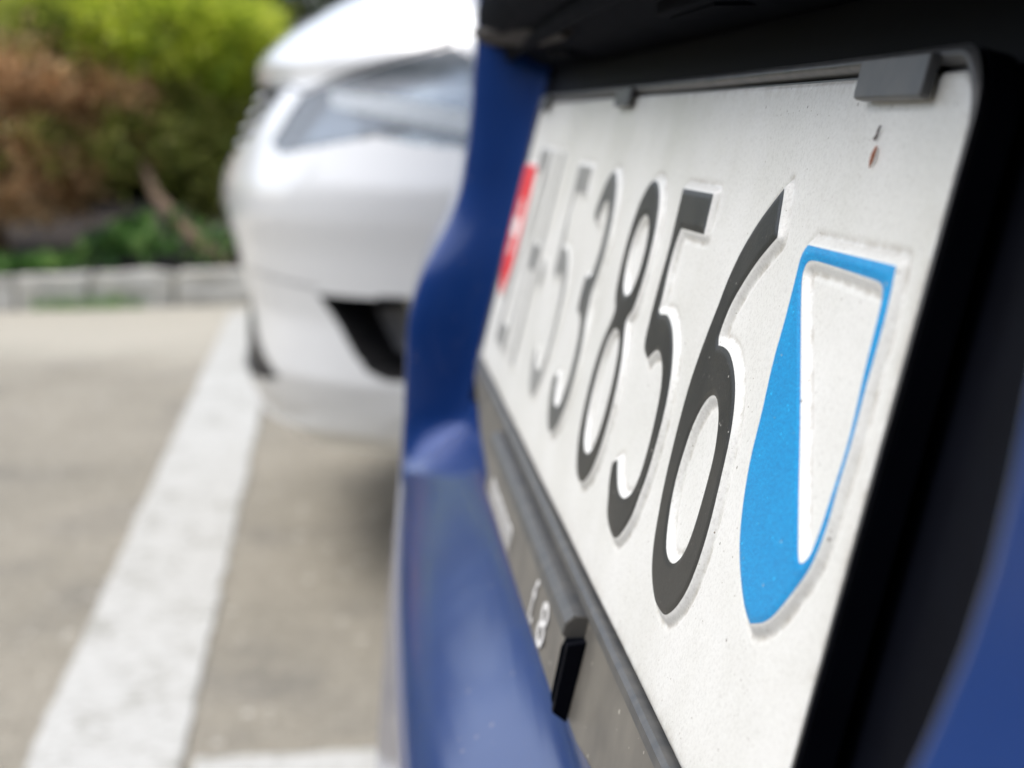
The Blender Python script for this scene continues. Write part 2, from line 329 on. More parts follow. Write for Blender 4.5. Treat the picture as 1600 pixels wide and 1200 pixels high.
# tall trees behind the bed close the view
def tree(x,y,h,lab):
    root=empty('broadleaf_tree',(x,y,0)); tag(root,lab,'tree','dark trees behind the planting bed')
    tube('trunk',[(x,y,0),(x+.1,y,h*.3),(x-.05,y+.1,h*.75)],[.16,.13,.05],M['bark'],root,(x,y,0),10)
    for a in range(5):
        t=a*1.26; tube('limb',[(x,y,h*.25),(x+.9*math.cos(t),y+.9*math.sin(t),h*.5),(x+1.4*math.cos(t),y+1.4*math.sin(t),h*.7)],[.07,.05,.02],M['bark'],root,(x,y,0),6)
    P,Nn,T=crown_points((x,y,h*.48),(2.3,1.6,h*.5),330,46,.17,.5)
    tag(blades('crown',P,Nn,.17,.55,M['darkleaf'],T,root,(x,y,0)),kind='stuff')
for i,(x,y,h,lab) in enumerate([(-6.5,12.5,2.7,'dark leafy tree standing behind the left end of the hedge'),(-3.2,12.2,2.5,'dark leafy tree behind the withered conifer shrub'),(-.1,12.6,2.8,'dark leafy tree showing above the bonnet of the white car'),(3.1,12.3,2.6,'dark leafy tree behind the roof of the white car'),(6.4,12.8,2.8,'dark leafy tree at the right end behind the parked cars')]): tree(x,y,h,lab)
# dark hedges added outside the frame to darken reflections in the blue paint
def added_hedge(a,b_,lab,n=22000,h=4.2):
    a=np.array(a,float); b_=np.array(b_,float); L=np.linalg.norm(b_-a); d=(b_-a)/L; nn=np.array([-d[1],d[0]])
    base=((a+b_)/2).tolist()+[0.]
    root=empty('added_hedge',base); tag(root,lab,'hedge','added hedges darkening the reflections')
    t=rng.uniform(0,L,n); o_=rng.normal(0,.3,n); z=rng.uniform(.05,h,n)*(1+.06*np.sin(t*2.1)); p=a[None]+d[None]*t[:,None]+nn[None]*o_[:,None]
    tag(blades('foliage',np.concatenate([p,z[:,None]],1),np.tile([-nn[0],-nn[1],.3],(n,1)),.22,.7,M['darkleaf'],rng.uniform(0,1,n),root,base),kind='stuff')
    for k in range(int(L/1.6)):
        q=a+d*(k*1.6+.6); tube('stem',[(q[0],q[1],0),(q[0]+.1,q[1]-.05,2.),(q[0],q[1],3.5)],[.05,.04,.02],M['bark'],root,base,6)
added_hedge((10,-7),(-9,-7),'added dark hedge out of view behind the camera, parallel to the kerb')
added_hedge((-9.5,-7),(-9.5,7),'added dark hedge out of view on the left, facing both cars')
# low rendered wall glimpsed between shrub and bonnet
root=empty('garden_wall',(-.1,9.6,0)); tag(root,'low grey rendered wall glimpsed between the bright shrub and the white bonnet','wall')
box('wall_face',(.8,9.6,.60),(2.6,.18,1.2),M['wallgrey'],root,(-.1,9.6,0),.01); box('coping',(.8,9.6,1.235),(2.66,.26,.06),M['wallgrey'],root,(-.1,9.6,0),.008)
# ------------------------------------------------------------ white car
WZ=[.20,.24,.30,.36,.45,.55,.60,.64,.68,.75,.80,.815,.84,.88,.92,.96,1.0,1.04,1.07]
WX=[-.15,-.20,-.22,-.232,-.225,-.24,-.252,-.25,-.235,-.205,-.18,-.19,-.178,-.133,-.066,.03,.17,.38,.68]
WH=[.84,.86,.875,.885,.89,.89,.89,.89,.885,.88,.875,.87,.86,.85,.83,.81,.78,.74,.70]
YC=3.05; WL=.62; WN=2.6; WOFF=(1.9,YC,0.)
def smooth_interp(z,zs,xs):
    zz=np.linspace(zs[0],zs[-1],600); xx=np.interp(zz,zs,xs); k=9; pad=np.pad(xx,k,mode='edge'); xx=np.convolve(pad,np.ones(2*k+1)/(2*k+1),'valid'); return np.interp(z,zz,xx)
def zlift(z,th):
    zm=.215+.040*smst(np.abs(th)/.95); return np.where(z<.38,zm+(z-.20)/.18*(.38-zm),z)+0*th
def shell_pt(th,z,inset=0.):
    z=np.asarray(z,float); xc=smooth_interp(z,WZ,WX)+inset; hw=smooth_interp(z,WZ,WH)-inset; s=np.sin(th);c=np.cos(th)
    return np.stack([xc+WL*(1-np.abs(c)**(2/WN)),YC-hw*np.sign(s)*np.abs(s)**(2/WN),zlift(z,th)],-1)
REG=dict(
 headlight=[(.60,.705),(.657,.772),(.825,.797),(1.035,.819),(1.135,.832),(1.25,.80),(1.35,.689),(1.103,.704),(1.003,.714),(.83,.701),(.678,.689)],
 grille=[(-.1,.655),(.22,.665),(.42,.71),(.56,.785),(.3,.79),(-.1,.79)],
 lower_grille=[(-.1,.60),(.30,.60),(.35,.53),(.39,.46),(.46,.408),(.615,.348),(.552,.335),(.42,.325),(-.1,.30)],
 bumper_vent=[(.814,.491),(1.114,.496),(1.18,.47),(1.15,.376),(1.024,.378),(.972,.388),(.909,.423)])
th=np.linspace(-math.pi/2,math.pi/2,361); zz=np.linspace(.20,1.07,233)
TH,ZZ=np.meshgrid(th,zz,indexing='ij'); V=shell_pt(TH,ZZ)
wc=empty('white_car',WOFF); tag(wc,'white car parked nose outwards beyond the blue car, clear headlight, black bumper vent','car')
tc_=(TH[:-1,:-1]+TH[1:,1:])/2; zc_=(ZZ[:-1,:-1]+ZZ[1:,1:])/2
body=np.ones(tc_.shape,bool); masks={}
for k,p in REG.items(): masks[k]=inpoly(np.abs(tc_),zc_,p); body&=~masks[k]
front=grid_faces(len(th),len(zz),body); VV=V.reshape(-1,3)
# the sides and the tail continue the shell
xs=np.linspace(0,1,40)[1:]; hw=smooth_interp(zz,WZ,WH); xf=smooth_interp(zz,WZ,WX)+WL
side=[]
for sgn in (-1,1):
    X=xf[None,:]+(3.55-xf[None,:])*xs[:,None]; Y=YC+sgn*(hw[None,:]+(.89-hw[None,:])*smst(X/1.4)*(zz[None,:]>.5)); side.append(np.stack([X,Y,np.broadcast_to(zlift(zz,1.5),X.shape)],-1))
ph=np.linspace(0,math.pi,60)[1:-1]
rear=np.stack([3.55+(.62-.12*np.abs(zz[None,:]-.6))*np.abs(np.sin(ph))[:,None]**.45,YC+(-np.sign(np.cos(ph))*np.abs(np.cos(ph))**.45)[:,None]*side[1][-1,:,1][None,:]*0+(-np.sign(np.cos(ph))*np.abs(np.cos(ph))**.45)[:,None]*(side[1][-1,:,1]-YC)[None,:],np.broadcast_to(zlift(zz,1.5),(58,len(zz)))],-1)
verts=[VV]; faces=[front]
def add_patch(Pm,wheelcut=True):
    nu,nv=Pm.shape[:2]; c=(Pm[:-1,:-1]+Pm[1:,1:])/2; mk=np.ones(c.shape[:2],bool)
    for wx in (.78,3.30): mk&=(c[...,0]-wx)**2+(c[...,2]-.33)**2>.37**2
    faces.append(grid_faces(nu,nv,mk)+sum(len(v) for v in verts)); verts.append(Pm.reshape(-1,3))
# near side: starts at theta=+90 deg (y=YC-hw)
add_patch(np.concatenate([V[-1:],side[0]])); add_patch(np.concatenate([V[:1],side[1]]))
add_patch(np.concatenate([side[0][-1:],rear,side[1][-1:]]))
n0=sum(len(v) for v in verts)
mesh_obj('body',np.concatenate(verts),np.concatenate(faces),M['white'],wc,True,WOFF)
# deck under the windows and dark floor pan
deck=[(.68,YC-.70,1.07),(.68,YC+.70,1.07),(3.9,YC+.86,1.07),(3.9,YC-.86,1.07)]
mesh_obj('scuttle',deck,[(0,1,2,3)],M['dark'],wc,False,WOFF)
pan=np.concatenate([V[:,0],side[0][:,0],rear[:,0][::1],side[1][::-1,0]])
mesh_obj('floor_pan',np.concatenate([V[::6,0],[[3.9,YC-.8,.2],[3.9,YC+.8,.2]]])[::-1],[tuple(range(len(V[::6,0])+2))],M['dark'],wc,False,WOFF)
def sub_patch(name,key,sgn,inset,mat,parent,dz=0,smooth=True):
    mk=masks[key]&((tc_*sgn>0) if sgn else True); Vi=shell_pt(TH,ZZ,inset).reshape(-1,3)
    v,f=compact(Vi,grid_faces(len(th),len(zz),mk)); return mesh_obj(name,v,f,mat,parent,smooth,WOFF)
def rim_wall(name,key,sgn,i0,i1,mat,parent):
    # walls closing the step between the shell and a recessed panel
    p=REG[key]; P2=[(a*sgn,z) for a,z in p]; pts=[]
    for i in range(len(P2)):
        a,b_=P2[i],P2[(i+1)%len(P2)]
        for t in np.linspace(0,1,8)[:-1]: pts.append((a[0]+(b_[0]-a[0])*t,a[1]+(b_[1]-a[1])*t))
    T=np.array([q[0] for q in pts]);Zp=np.array([q[1] for q in pts]); A=shell_pt(T,Zp,i0);B=shell_pt(T,Zp,i1); n=len(pts)
    return mesh_obj(name,np.concatenate([A,B]),[(i,(i+1)%n,(i+1)%n+n,i+n) for i in range(n)],mat,parent,False,WOFF)
for sgn in (1,-1):
    hl=sub_patch('headlight','headlight',sgn,.002,M['glass'],wc)
    sub_patch('housing','headlight',sgn,.05,M['housing'],hl); rim_wall('bezel','headlight',sgn,.0,.055,M['housing'],hl)
    def strip(name,poly,inset,mat):
        mk=inpoly(np.abs(tc_),zc_,poly)&(tc_*sgn>0); v,f=compact(shell_pt(TH,ZZ,inset).reshape(-1,3),grid_faces(len(th),len(zz),mk)); mesh_obj(name,v,f,mat,hl,True,WOFF)
    strip('light_strip',[(.76,.778),(.988,.765),(1.235,.742),(1.25,.712),(.998,.738),(.80,.754)],.008,M['cross'])
    strip('reflector',[(.85,.752),(.99,.738),(1.0,.722),(.86,.712)],.038,M['housing'])
    bv=sub_patch('bumper_vent','bumper_vent',sgn,.07,M['dark'],wc); rim_wall('vent_wall','bumper_vent',sgn,.0,.075,M['dark'],bv)
    q=[shell_pt(np.array(a*sgn),np.array(z),i_) for a,z,i_ in ((1.02,.488,.035),(1.14,.488,.006),(1.14,.40,.006),(1.05,.45,.035))]
    mesh_obj('vent_reflection',q,[(0,1,2,3)],M['kerb'],bv,False,WOFF)  # beige quad stands in for a reflection inside the vent
    q=[shell_pt(np.array(a*sgn),np.array(z),i_) for a,z,i_ in ((.885,.470,.05),(1.02,.475,.05),(1.06,.40,.05),(.955,.41,.05))]
    mesh_obj('fog_lamp',q,[(0,1,2,3)],M['foggrey'],bv,False,WOFF)
g=sub_patch('grille','grille',0,.022,M['dark'],wc)
lg=sub_patch('lower_grille','lower_grille',0,.012,M['dark'],wc)
for key,par in (('grille',g),('lower_grille',lg)):
    p=[q for q in REG[key]]; P2=p[1:-1] if key=='grille' else p[1:-1]
    P2=[(a,z) for a,z in P2]+[(-a,z) for a,z in P2[::-1]]; pts=[]
    for i in range(len(P2)):
        a,b_=P2[i],P2[(i+1)%len(P2)]
        for t in np.linspace(0,1,10)[:-1]: pts.append((a[0]+(b_[0]-a[0])*t,a[1]+(b_[1]-a[1])*t))
    T=np.array([q[0] for q in pts]);Zp=np.array([q[1] for q in pts]); A=shell_pt(T,Zp,0);B=shell_pt(T,Zp,.024 if key=='grille' else .014); n=len(pts)
    mesh_obj('surround',np.concatenate([A,B]),[(i,(i+1)%n,(i+1)%n+n,i+n) for i in range(n)],M['dark'],par,False,WOFF)
# honeycomb of the grille: small raised chrome studs
def stud(thv,z,nm,par,mat,r):
    c=shell_pt(np.array(thv),np.array(z),.012); V=[];F=[]
    for k in range(6):
        t=k*math.pi/3; V.append((c[0]+.004,c[1]+r*math.cos(t),c[2]+r*math.sin(t)))
    for k in range(6):
        t=k*math.pi/3; V.append((c[0]-.008,c[1]+r*.5*math.cos(t),c[2]+r*.5*math.sin(t)))
    F=[(k,(k+1)%6,(k+1)%6+6,k+6) for k in range(6)]+[(6,7,8,9,10,11)]
    mesh_obj(nm,V,F,mat,par,False,WOFF)
for r_ in range(5):
    for c_ in range(-12,13):
        if (c_*3+r_*2)%5 in (0,2,3,4): continue
        a=.045*c_+(.0225 if r_%2 else 0); z=.675+.024*r_
        if inpoly(np.array([abs(a)]),np.array([z]),[(-.1,.665),(.22,.675),(.42,.72),(.52,.78),(-.1,.785)])[0]: stud(a,z,'grille_stud',g,M['stud'],.009)
# shut line of the bonnet, a narrow dark groove strip
T=np.linspace(-1.13,1.13,120)
def groove(name,T,Zf,mat,wd=.0035):
    A=shell_pt(T,Zf-wd,-.0012);B=shell_pt(T,Zf+wd,-.0012); n=len(T)
    mesh_obj(name,np.concatenate([A,B]),[(i,i+1,i+1+n,i+n) for i in range(n-1)],mat,wc,False,WOFF)
groove('bonnet_gap',T,np.interp(np.abs(T),[0,.56,.657,.825,1.035,1.135],[.793,.790,.779,.803,.825,.838]),M['dark'],.0020)
for sg in (1,-1): groove('bumper_seam',sg*np.linspace(.42,.82,30),np.linspace(.512,.502,30),M['foggrey'],.0010)
for sgn in (1,-1):
    Zg=np.linspace(.838,1.0,30); Tg=sgn*np.interp(Zg,[.837,.869,.897,1.0],[1.114,1.051,1.03,1.02])
    A=shell_pt(Tg-.003,Zg,-.0012);B=shell_pt(Tg+.003,Zg,-.0012); n=30
    mesh_obj('wing_gap',np.concatenate([A,B]),[(i,i+1,i+1+n,i+n) for i in range(n-1)],M['greyplastic'],wc,False,WOFF)
# cabin
CZ=[1.07,1.25,1.45,1.55,1.60]; xfw=[.66,.98,1.38,1.66,1.95]; xrw=[4.05,3.98,3.78,3.55,3.3]; hwc=[.80,.76,.70,.62,.50]
def cabin(name_body,mat,glassmat,root,off,CZ,xf,xr,hw,yc,flip=1):
    zs=np.linspace(CZ[0],CZ[-1],24); t=np.linspace(0,2*math.pi,97)[:-1]
    A=np.interp(zs,CZ,xf);B=np.interp(zs,CZ,xr);H=np.interp(zs,CZ,hw); e=.28
    P=np.stack([ (A+B)[None]/2-(B-A)[None]/2*(np.sign(np.cos(t))*np.abs(np.cos(t))**e)[:,None], yc-(H[None]*(np.sign(np.sin(t))*np.abs(np.sin(t))**e)[:,None]), np.broadcast_to(zs,(96,24))],-1)
    c=(P+np.roll(P,-1,0))[:,:-1]/2; hz=c[...,2]; u=(c[...,0]-np.interp(hz,CZ,xf))/(np.interp(hz,CZ,xr)-np.interp(hz,CZ,xf)); vy=np.abs(c[...,1]-yc)/np.interp(hz,CZ,hw)
    gl=(hz>CZ[0]+.03)&(hz<CZ[-1]-.11)
    fr=gl&(u<.1)&(vy<.88); rr=gl&(u>.9)&(vy<.86); sd_=gl&(vy>.9)&(u>.06)&(u<.94)&(np.abs(u-.36)>.012)&(np.abs(u-.67)>.012)
    allf=grid_faces(96,24,~(fr|rr|sd_),True); PV=P.reshape(-1,3)
    v,f=compact(PV,allf); top=[tuple(i for i in range(96))]
    mesh_obj(name_body,v,f,mat,root,True,off)
    mesh_obj('roof',P[:,-1],[tuple(range(96))],mat,root,False,off)
    for nm,mk in (('windscreen',fr),('rear_window',rr),('side_windows',sd_)):
        if nm=='side_windows':
            for s in (-1,1):
                for a,b_ in ((0,.348),(.372,.658),(.682,1)):
                    mm_=mk&((c[...,1]-yc)*s>0)&(u>a)&(u<b_)
                    if mm_.any(): v,f=compact(PV,grid_faces(96,24,mm_,True)); mesh_obj('side_window',v,f,glassmat,root,True,off)
        else: v,f=compact(PV,grid_faces(96,24,mk,True)); mesh_obj(nm,v,f,glassmat,root,True,off)
cabin('cabin_frame',M['white'],M['winglass'],wc,WOFF,CZ,xfw,xrw,hwc,YC)
def lathe(name,prof,c,ax,mat,parent,off,seg=40,smooth=True):
    V=[];F=[];n=len(prof)
    for k in range(seg):
        t=2*math.pi*k/seg
        for r,a in prof: V.append((c[0]+r*math.cos(t),c[1]+ax*a,c[2]+r*math.sin(t)))
    for k in range(seg):
        for i in range(n-1): F.append((k*n+i,((k+1)%seg)*n+i,((k+1)%seg)*n+i+1,k*n+i+1))
    return mesh_obj(name,V,F,mat,parent,smooth,off)
def wheel(root,off,x,y,ax):
    ty=lathe('wheel',[(.20,-.02),(.22,.0),(.30,.0),(.325,-.02),(.33,-.06),(.33,-.16),(.32,-.19),(.2,-.2)],(x,y,.33),ax,M['tyre'],root,off)
    rm=lathe('rim',[(.215,-.01),(.205,-.03),(.2,-.09),(.0,-.09)],(x,y,.33),ax,M['dark'],ty,off)
    for k in range(5):
        t=k*2*math.pi/5+.3; r=Matrix.Rotation(-t,3,'Y')
        box('spoke',(x+.11*math.cos(t),y-ax*.03,.33+.11*math.sin(t)),(.2,.025,.045),M['rim'],ty,off,.006,rot=r)
    lathe('arch_liner',[(.372,.0),(.372,-.26),(.0,-.26)],(x,y+ax*.0,.33),ax,M['dark'],root,off)
for wx in (.78,3.30):
    wheel(wc,WOFF,wx,YC-.875,-1); wheel(wc,WOFF,wx,YC+.875,1)
# door mirrors
for s in (-1,1): box('door_mirror',(1.25,YC+s*.95,1.10),(.13,.2,.14),M['white'],wc,WOFF,.03)
# ------------------------------------------------------------ blue car
# plate frame: O lower left corner, U to the right (towards the camera), V up the plate, NN out of it
PO=np.array([.0456,.693,.6383]); PU=np.array([0,-1,.0004]); PV_=np.array([.2556,.0004,.9668]); PN=np.array([-.9668,.0001,.2556])
def pl(u,v,n=0.): # millimetres -> world
    u,v,n=np.broadcast_arrays(np.asarray(u,float),v,n)
    return PO+(u[...,None]*PU+v[...,None]*PV_+n[...,None]*PN)/1000
BY=.44; BH=.88; BL=.35; BOFF=(1.9,BY,0.)
FZ=[.20,.26,.31,.44,.515,.571,.603,.630,.648,.668,.690,.705,.733,.776,.81,.90,1.0,1.05]
FX=[.035,-.010,-.016,-.010,-.003,.004,.007,.0085,.010,.017,.030,.036,.041,.045,.047,.058,.082,.100]
def bf(z): 
    zz=np.linspace(FZ[0],FZ[-1],1700); xx=np.interp(zz,FZ,FX); k=14; xx=np.convolve(np.pad(xx,k,mode='edge'),np.ones(2*k+1)/(2*k+1),'valid'); return np.interp(z,zz,xx)
def brear(y,z):
    t=np.clip(np.abs((y-BY)/BH),0,1); return bf(z)+.062*np.clip(np.abs(y-BY),0,1)**2+BL*(1-(1-t**8)**(1/8))
def recess(y,z):
    def st(a,b,x): return smst((x-a)/(b-a))
    return st(.109,.127,y)*(1-st(.742,.768,y))*st(.566,.604,z)*(1-st(.80,.81,z))
def bsurf(y,z):
    x0=brear(y,z); fl=PO[0]+(z-PO[2])*.26437+.0075; m_=recess(y,z); return x0+(np.maximum(fl,x0)-x0)*m_, m_
ymid=np.unique(np.round(np.concatenate([np.linspace(BY-.86,BY+.86,180),np.linspace(.10,.13,41),np.linspace(.735,.775,41)]),5))
thc=np.linspace(math.asin((.86/BH)**4),math.pi/2,24)[1:]
yc_=BY+BH*np.sin(thc)**(1/4); 
Yc=np.concatenate([(2*BY-yc_)[::-1],ymid,yc_])
Zc=np.unique(np.round(np.concatenate([np.linspace(.20,1.05,150),np.linspace(.562,.60,50),np.linspace(.79,.815,12)]),5))
Y2,Z2=np.meshgrid(Yc,Zc,indexing='ij')
X2,M2=bsurf(Y2,Z2)
bc=empty('blue_car',BOFF); tag(bc,'dark blue car seen close up from behind, its embossed rear number plate reaching towards us','car')
P=np.stack([X2,Y2,Z2],-1); mc=(M2[:-1,:-1]+M2[1:,1:]+M2[1:,:-1]+M2[:-1,1:])/4
floor=(mc>.93)&(((Z2[:-1,:-1]+Z2[1:,1:])/2)>.6135)
# tail lights cut out high at the corners
yc2=(Y2[:-1,:-1]+Y2[1:,1:])/2; zc2=(Z2[:-1,:-1]+Z2[1:,1:])/2
tl=(np.abs(yc2-BY)>.66)&(zc2>.84)&(zc2<1.0)
vs_=[P.reshape(-1,3)]; fs_=[grid_faces(len(Yc),len(Zc),(~floor)&(~tl))]
for sgn,row in ((1,P[-1]),(-1,P[0])):
    xs=np.linspace(0,1,60)[:,None]; X=row[None,:,0]+(3.9-row[None,:,0])*xs; hb=np.where(row[:,2]>.6,1,1)
    Q=np.stack([X,np.broadcast_to(row[None,:,1]-sgn*.03*smst((X-2.8)/1.2)-sgn*.02*np.clip((row[None,:,2]-.7)/.35,0,1),X.shape),np.broadcast_to(row[None,:,2],X.shape)],-1)
    c=(Q[:-1,:-1]+Q[1:,1:])/2; mk=np.ones(c.shape[:2],bool)
    for wx in (.78,3.25): mk&=(c[...,0]-wx)**2+(c[...,2]-.33)**2>.37**2
    fs_.append(grid_faces(60,len(Zc),mk)+sum(len(v) for v in vs_)); vs_.append(Q.reshape(-1,3))
    E0=Q[-1]
# nose of the blue car
E1=np.stack([np.full(len(Zc),3.9),np.full(len(Zc),BY+BH-.05),Zc],-1); ts=np.linspace(0,math.pi,40)
Q=np.stack([3.9+.42*np.abs(np.sin(ts))[:,None]**.5*(1-.25*np.clip((Zc-.75)/.3,0,1))[None],BY+(BH-.05)*(np.sign(np.cos(ts))*np.abs(np.cos(ts))**.5)[:,None]+0*Zc[None],np.broadcast_to(Zc,(40,len(Zc)))],-1)
fs_.append(grid_faces(40,len(Zc))+sum(len(v) for v in vs_)); vs_.append(Q.reshape(-1,3))
mesh_obj('body',np.concatenate(vs_),np.concatenate(fs_),M['blue'],bc,True,BOFF)
v,f=compact(P.reshape(-1,3),grid_faces(len(Yc),len(Zc),floor)); mesh_obj('recess_panel',v,f,M['blacktrim'],bc,True,BOFF)
for s in (-1,1):
    v,f=compact(P.reshape(-1,3),grid_faces(len(Yc),len(Zc),tl&((yc2-BY)*s>0))); mesh_obj('tail_light',v,f,M['redlens'],bc,True,BOFF)
# shoulders close the shell up to the cabin
hwb=[.80,.76,.70,.60,.50]
top=np.concatenate([P[:,-1],np.array([[3.9,BY+BH-.07,1.05],[3.9,BY-BH+.07,1.05]])])
mesh_obj('boot_deck',top+[0,0,-.0005],[tuple(range(len(top)))],M['blue'],bc,False,BOFF)
cabin('cabin_frame',M['blue'],M['winglass'],bc,BOFF,[1.05,1.25,1.45,1.53,1.57],[.13,.24,.38,.55,.8],[3.35,3.0,2.6,2.3,2.0],hwb,BY)
for wx in (.78,3.25): wheel(bc,BOFF,wx,BY-.865,-1); wheel(bc,BOFF,wx,BY+.865,1)
for s in (-1,1): box('door_mirror',(2.75,BY+s*.95,1.02),(.13,.2,.13),M['blue'],bc,BOFF,.03)
v=np.array([[.05,-.4,.2],[.05,1.28,.2],[4.2,1.2,.2],[4.2,-.32,.2]]); mesh_obj('floor_pan',v,[(0,1,2,3)],M['dark'],bc,False,BOFF)
# garnish bar over the plate: extruded profile following the bow of the tailgate
zs_=lambda y: 0*y
def extrude_profile(name,prof,ys,mat,parent,xfun,caps=True,smooth=True):
    n=len(prof); V=[]
    for y in ys:
        x0=xfun(y)
        for px,pz in prof: V.append((x0+px,y,pz+zs_(y)))
    F=[(i*n+k,i*n+(k+1)%n,(i+1)*n+(k+1)%n,(i+1)*n+k) for i in range(len(ys)-1) for k in range(n)]
    if caps: F+= [tuple(range(n))[::-1],tuple((len(ys)-1)*n+k for k in range(n))]
    return mesh_obj(name,V,F,mat,parent,smooth,BOFF)
xb=lambda y: .056*max(0,y-.3)**2+.02*max(0,.1-y)**2
ysg=np.linspace(-.38,1.20,90)
prof=[(.092,.7585),(.080,.7580),(.066,.762),(.060,.7665),(.056,.7672),(.046,.7705),(.041,.7775),(.040,.786),(.043,.798),(.046,.812),(.060,.818),(.092,.818)]
g_=extrude_profile('handle_garnish',prof,ysg,M['garnish'],bc,xb)
# small raised rib and two lamp housings on its underside
extrude_profile('underside_rib',[(.058,.768),(.0555,.7635),(.053,.7635),(.0515,.770)],np.linspace(.17,.92,60),M['garnish'],g_,xb)
for y in (.335,.60):
    h_=box('plate_lamp',(.070+xb(y),y,.7625+zs_(y)),(.012,.060,.0045),M['garnish'],g_,BOFF,.0015)
    box('lens',(.070+xb(y),y,.7600+zs_(y)),(.008,.045,.001),M['garnish'],h_,BOFF)
V=[]  # grey strip standing in for bright ground reflected on the garnish lip
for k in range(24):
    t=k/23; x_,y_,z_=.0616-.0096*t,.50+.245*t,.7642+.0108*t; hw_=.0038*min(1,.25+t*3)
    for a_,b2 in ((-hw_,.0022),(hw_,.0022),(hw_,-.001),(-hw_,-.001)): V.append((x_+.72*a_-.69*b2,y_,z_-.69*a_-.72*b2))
mesh_obj('underside_reflection',V,[(4*i+k,4*i+(k+1)%4,4*i+4+(k+1)%4,4*i+4+k) for i in range(23) for k in range(4)]+[(3,2,1,0),(92,93,94,95)],M['lipreflection'],g_,False,BOFF)

# ---------------- plate holder
def rrect(u0,v0,u1,v1,r,seg=10):
    pts=[]
    for cx,cy,a in ((u1-r,v0+r,-90),(u1-r,v1-r,0),(u0+r,v1-r,90),(u0+r,v0+r,180)):
        for k in range(seg+1):
            t=math.radians(a+90*k/seg); pts.append((cx+r*math.cos(t),cy+r*math.sin(t)))
    return pts
def solid(name,poly,n0,n1,mat,parent,holes=(),bev=0):
    """plate-frame polygon (mm) extruded from n0 to n1, optional chamfer"""
    bm=bmesh.new(); rings=[poly]+list(holes)
    tris=tessellate_polygon([[Vector((a,b_,0)) for a,b_ in r] for r in rings]); flat=[q for r in rings for q in r]
    a=np.array(flat); T=pl(a[:,0],a[:,1],n1)-BOFF; B=pl(a[:,0],a[:,1],n0)-BOFF
    n=len(flat); V=np.concatenate([T,B]).tolist(); F=[tuple(t) for t in tris]+[tuple(x+n for x in t[::-1]) for t in tris]
    s=0
    for r in rings:
        k=len(r); F+=[(s+i,s+(i+1)%k,s+(i+1)%k+n,s+i+n) for i in range(k)]; s+=k
    me=bpy.data.meshes.new(name); me.from_pydata(V,[],F); me.materials.append(mat)
    bm.from_mesh(me); bmesh.ops.recalc_face_normals(bm,faces=bm.faces)
    if bev:
        es=[e for e in bm.edges if len(e.link_faces)==2 and e.calc_face_angle(0)>1.2 and all(v.index<n for v in e.verts)]
        try: bmesh.ops.bevel(bm,geom=es,offset=bev/1000,segments=2,profile=.6,affect='EDGES')
        except Exception: pass
    bm.to_mesh(me); bm.free()
    o=bpy.data.objects.new(name,me); col.objects.link(o); o.parent=parent; return o
low=[(-4,-2),(-3,-9),(25,-13),(70,-20),(125,-25),(190,-26.5),(310,-26.5),(375,-26),(430,-20),(475,-13),(499,-9),(504,-2)]
ph_=solid('plate_holder',[(-1,-3)]+low[1:-1]+[(500.5,-3)],-5,.3,M['strip'],bc,bev=.5)
solid('back_plate',rrect(-1.3,-2.9,501,112.8,9.3),-5,-1.2,M['blacktrim'],ph_)
def rim(name,inner,outer,n_in,n_top,n_out,mat,parent):
    k=len(inner); A=np.array(inner);B=np.array(outer); mid=(A+B)/2
    rows=[pl(A[:,0],A[:,1],n_in),pl(A[:,0]*.75+B[:,0]*.25,A[:,1]*.75+B[:,1]*.25,n_top),pl(mid[:,0],mid[:,1],n_top+.25),pl(A[:,0]*.2+B[:,0]*.8,A[:,1]*.2+B[:,1]*.8,n_top-.1),pl(B[:,0],B[:,1],n_out)]
    fl=np.where(A[:,0]>480,smst((A[:,1]-98)/11),1.)[:,None]; hgt=np.array([n_in,n_top,n_top+.25,n_top-.1,n_out])
    UV=[A,A*.75+B*.25,mid,A*.2+B*.8,B]; rows=[pl(q[:,0],q[:,1],np.where(fl[:,0]>=1,hh,np.minimum(hh,.05)+(hh-np.minimum(hh,.05))*fl[:,0])) for q,hh in zip(UV,hgt)]
    n=len(rows); V=np.stack(rows,1).reshape(-1,3)
    F=[(i*n+j,((i+1)%k)*n+j,((i+1)%k)*n+j+1,i*n+j+1) for i in range(k) for j in range(n-1)]
    return mesh_obj(name,V,F,mat,parent,True,BOFF)
rim('frame_rim',rrect(.2,-.6,499.7,110.2,8),rrect(-1.4,-3.0,500.9,112.9,9.4),-1.,.8,.1,M['holder'],ph_)
# ridge under the plate and the raised clip-on strip
def bar(name,prof,u0,u1,mat,parent,nseg=40,endf=None):
    us=np.linspace(u0,u1,nseg); n=len(prof); V=[]
    for i,u in enumerate(us):
        for v_,nn in prof: V.append(pl(u,v_,nn))
    F=[(i*n+k,i*n+(k+1)%n,(i+1)*n+(k+1)%n,(i+1)*n+k) for i in range(nseg-1) for k in range(n)]+[tuple(range(n))[::-1],tuple((nseg-1)*n+k for k in range(n))]
    o=mesh_obj(name,V,F,mat,parent,False,BOFF); return o
bar('lower_ridge',[(-.4,-1),(-.5,1.2),(-1.4,1.9),(-3.4,1.7),(-3.9,1.3),(-4.3,.2),(-4.3,-1)],6,494,M['holder'],ph_)
cs=bar('cover_strip',[(-4.6,.25),(-5.2,3.4),(-7.0,4.7),(-9.4,4.9),(-10.2,4.0),(-11.2,3.6),(-24.6,3.0),(-26.4,2.0),(-26.8,.1)],148,358,M['strip'],ph_)
bar('strip_lip',[(-4.5,.3),(-5.1,3.6),(-7.0,4.95),(-9.5,5.1),(-10.3,4.1),(-8,.3)],147.5,357.5,M['holder'],cs)
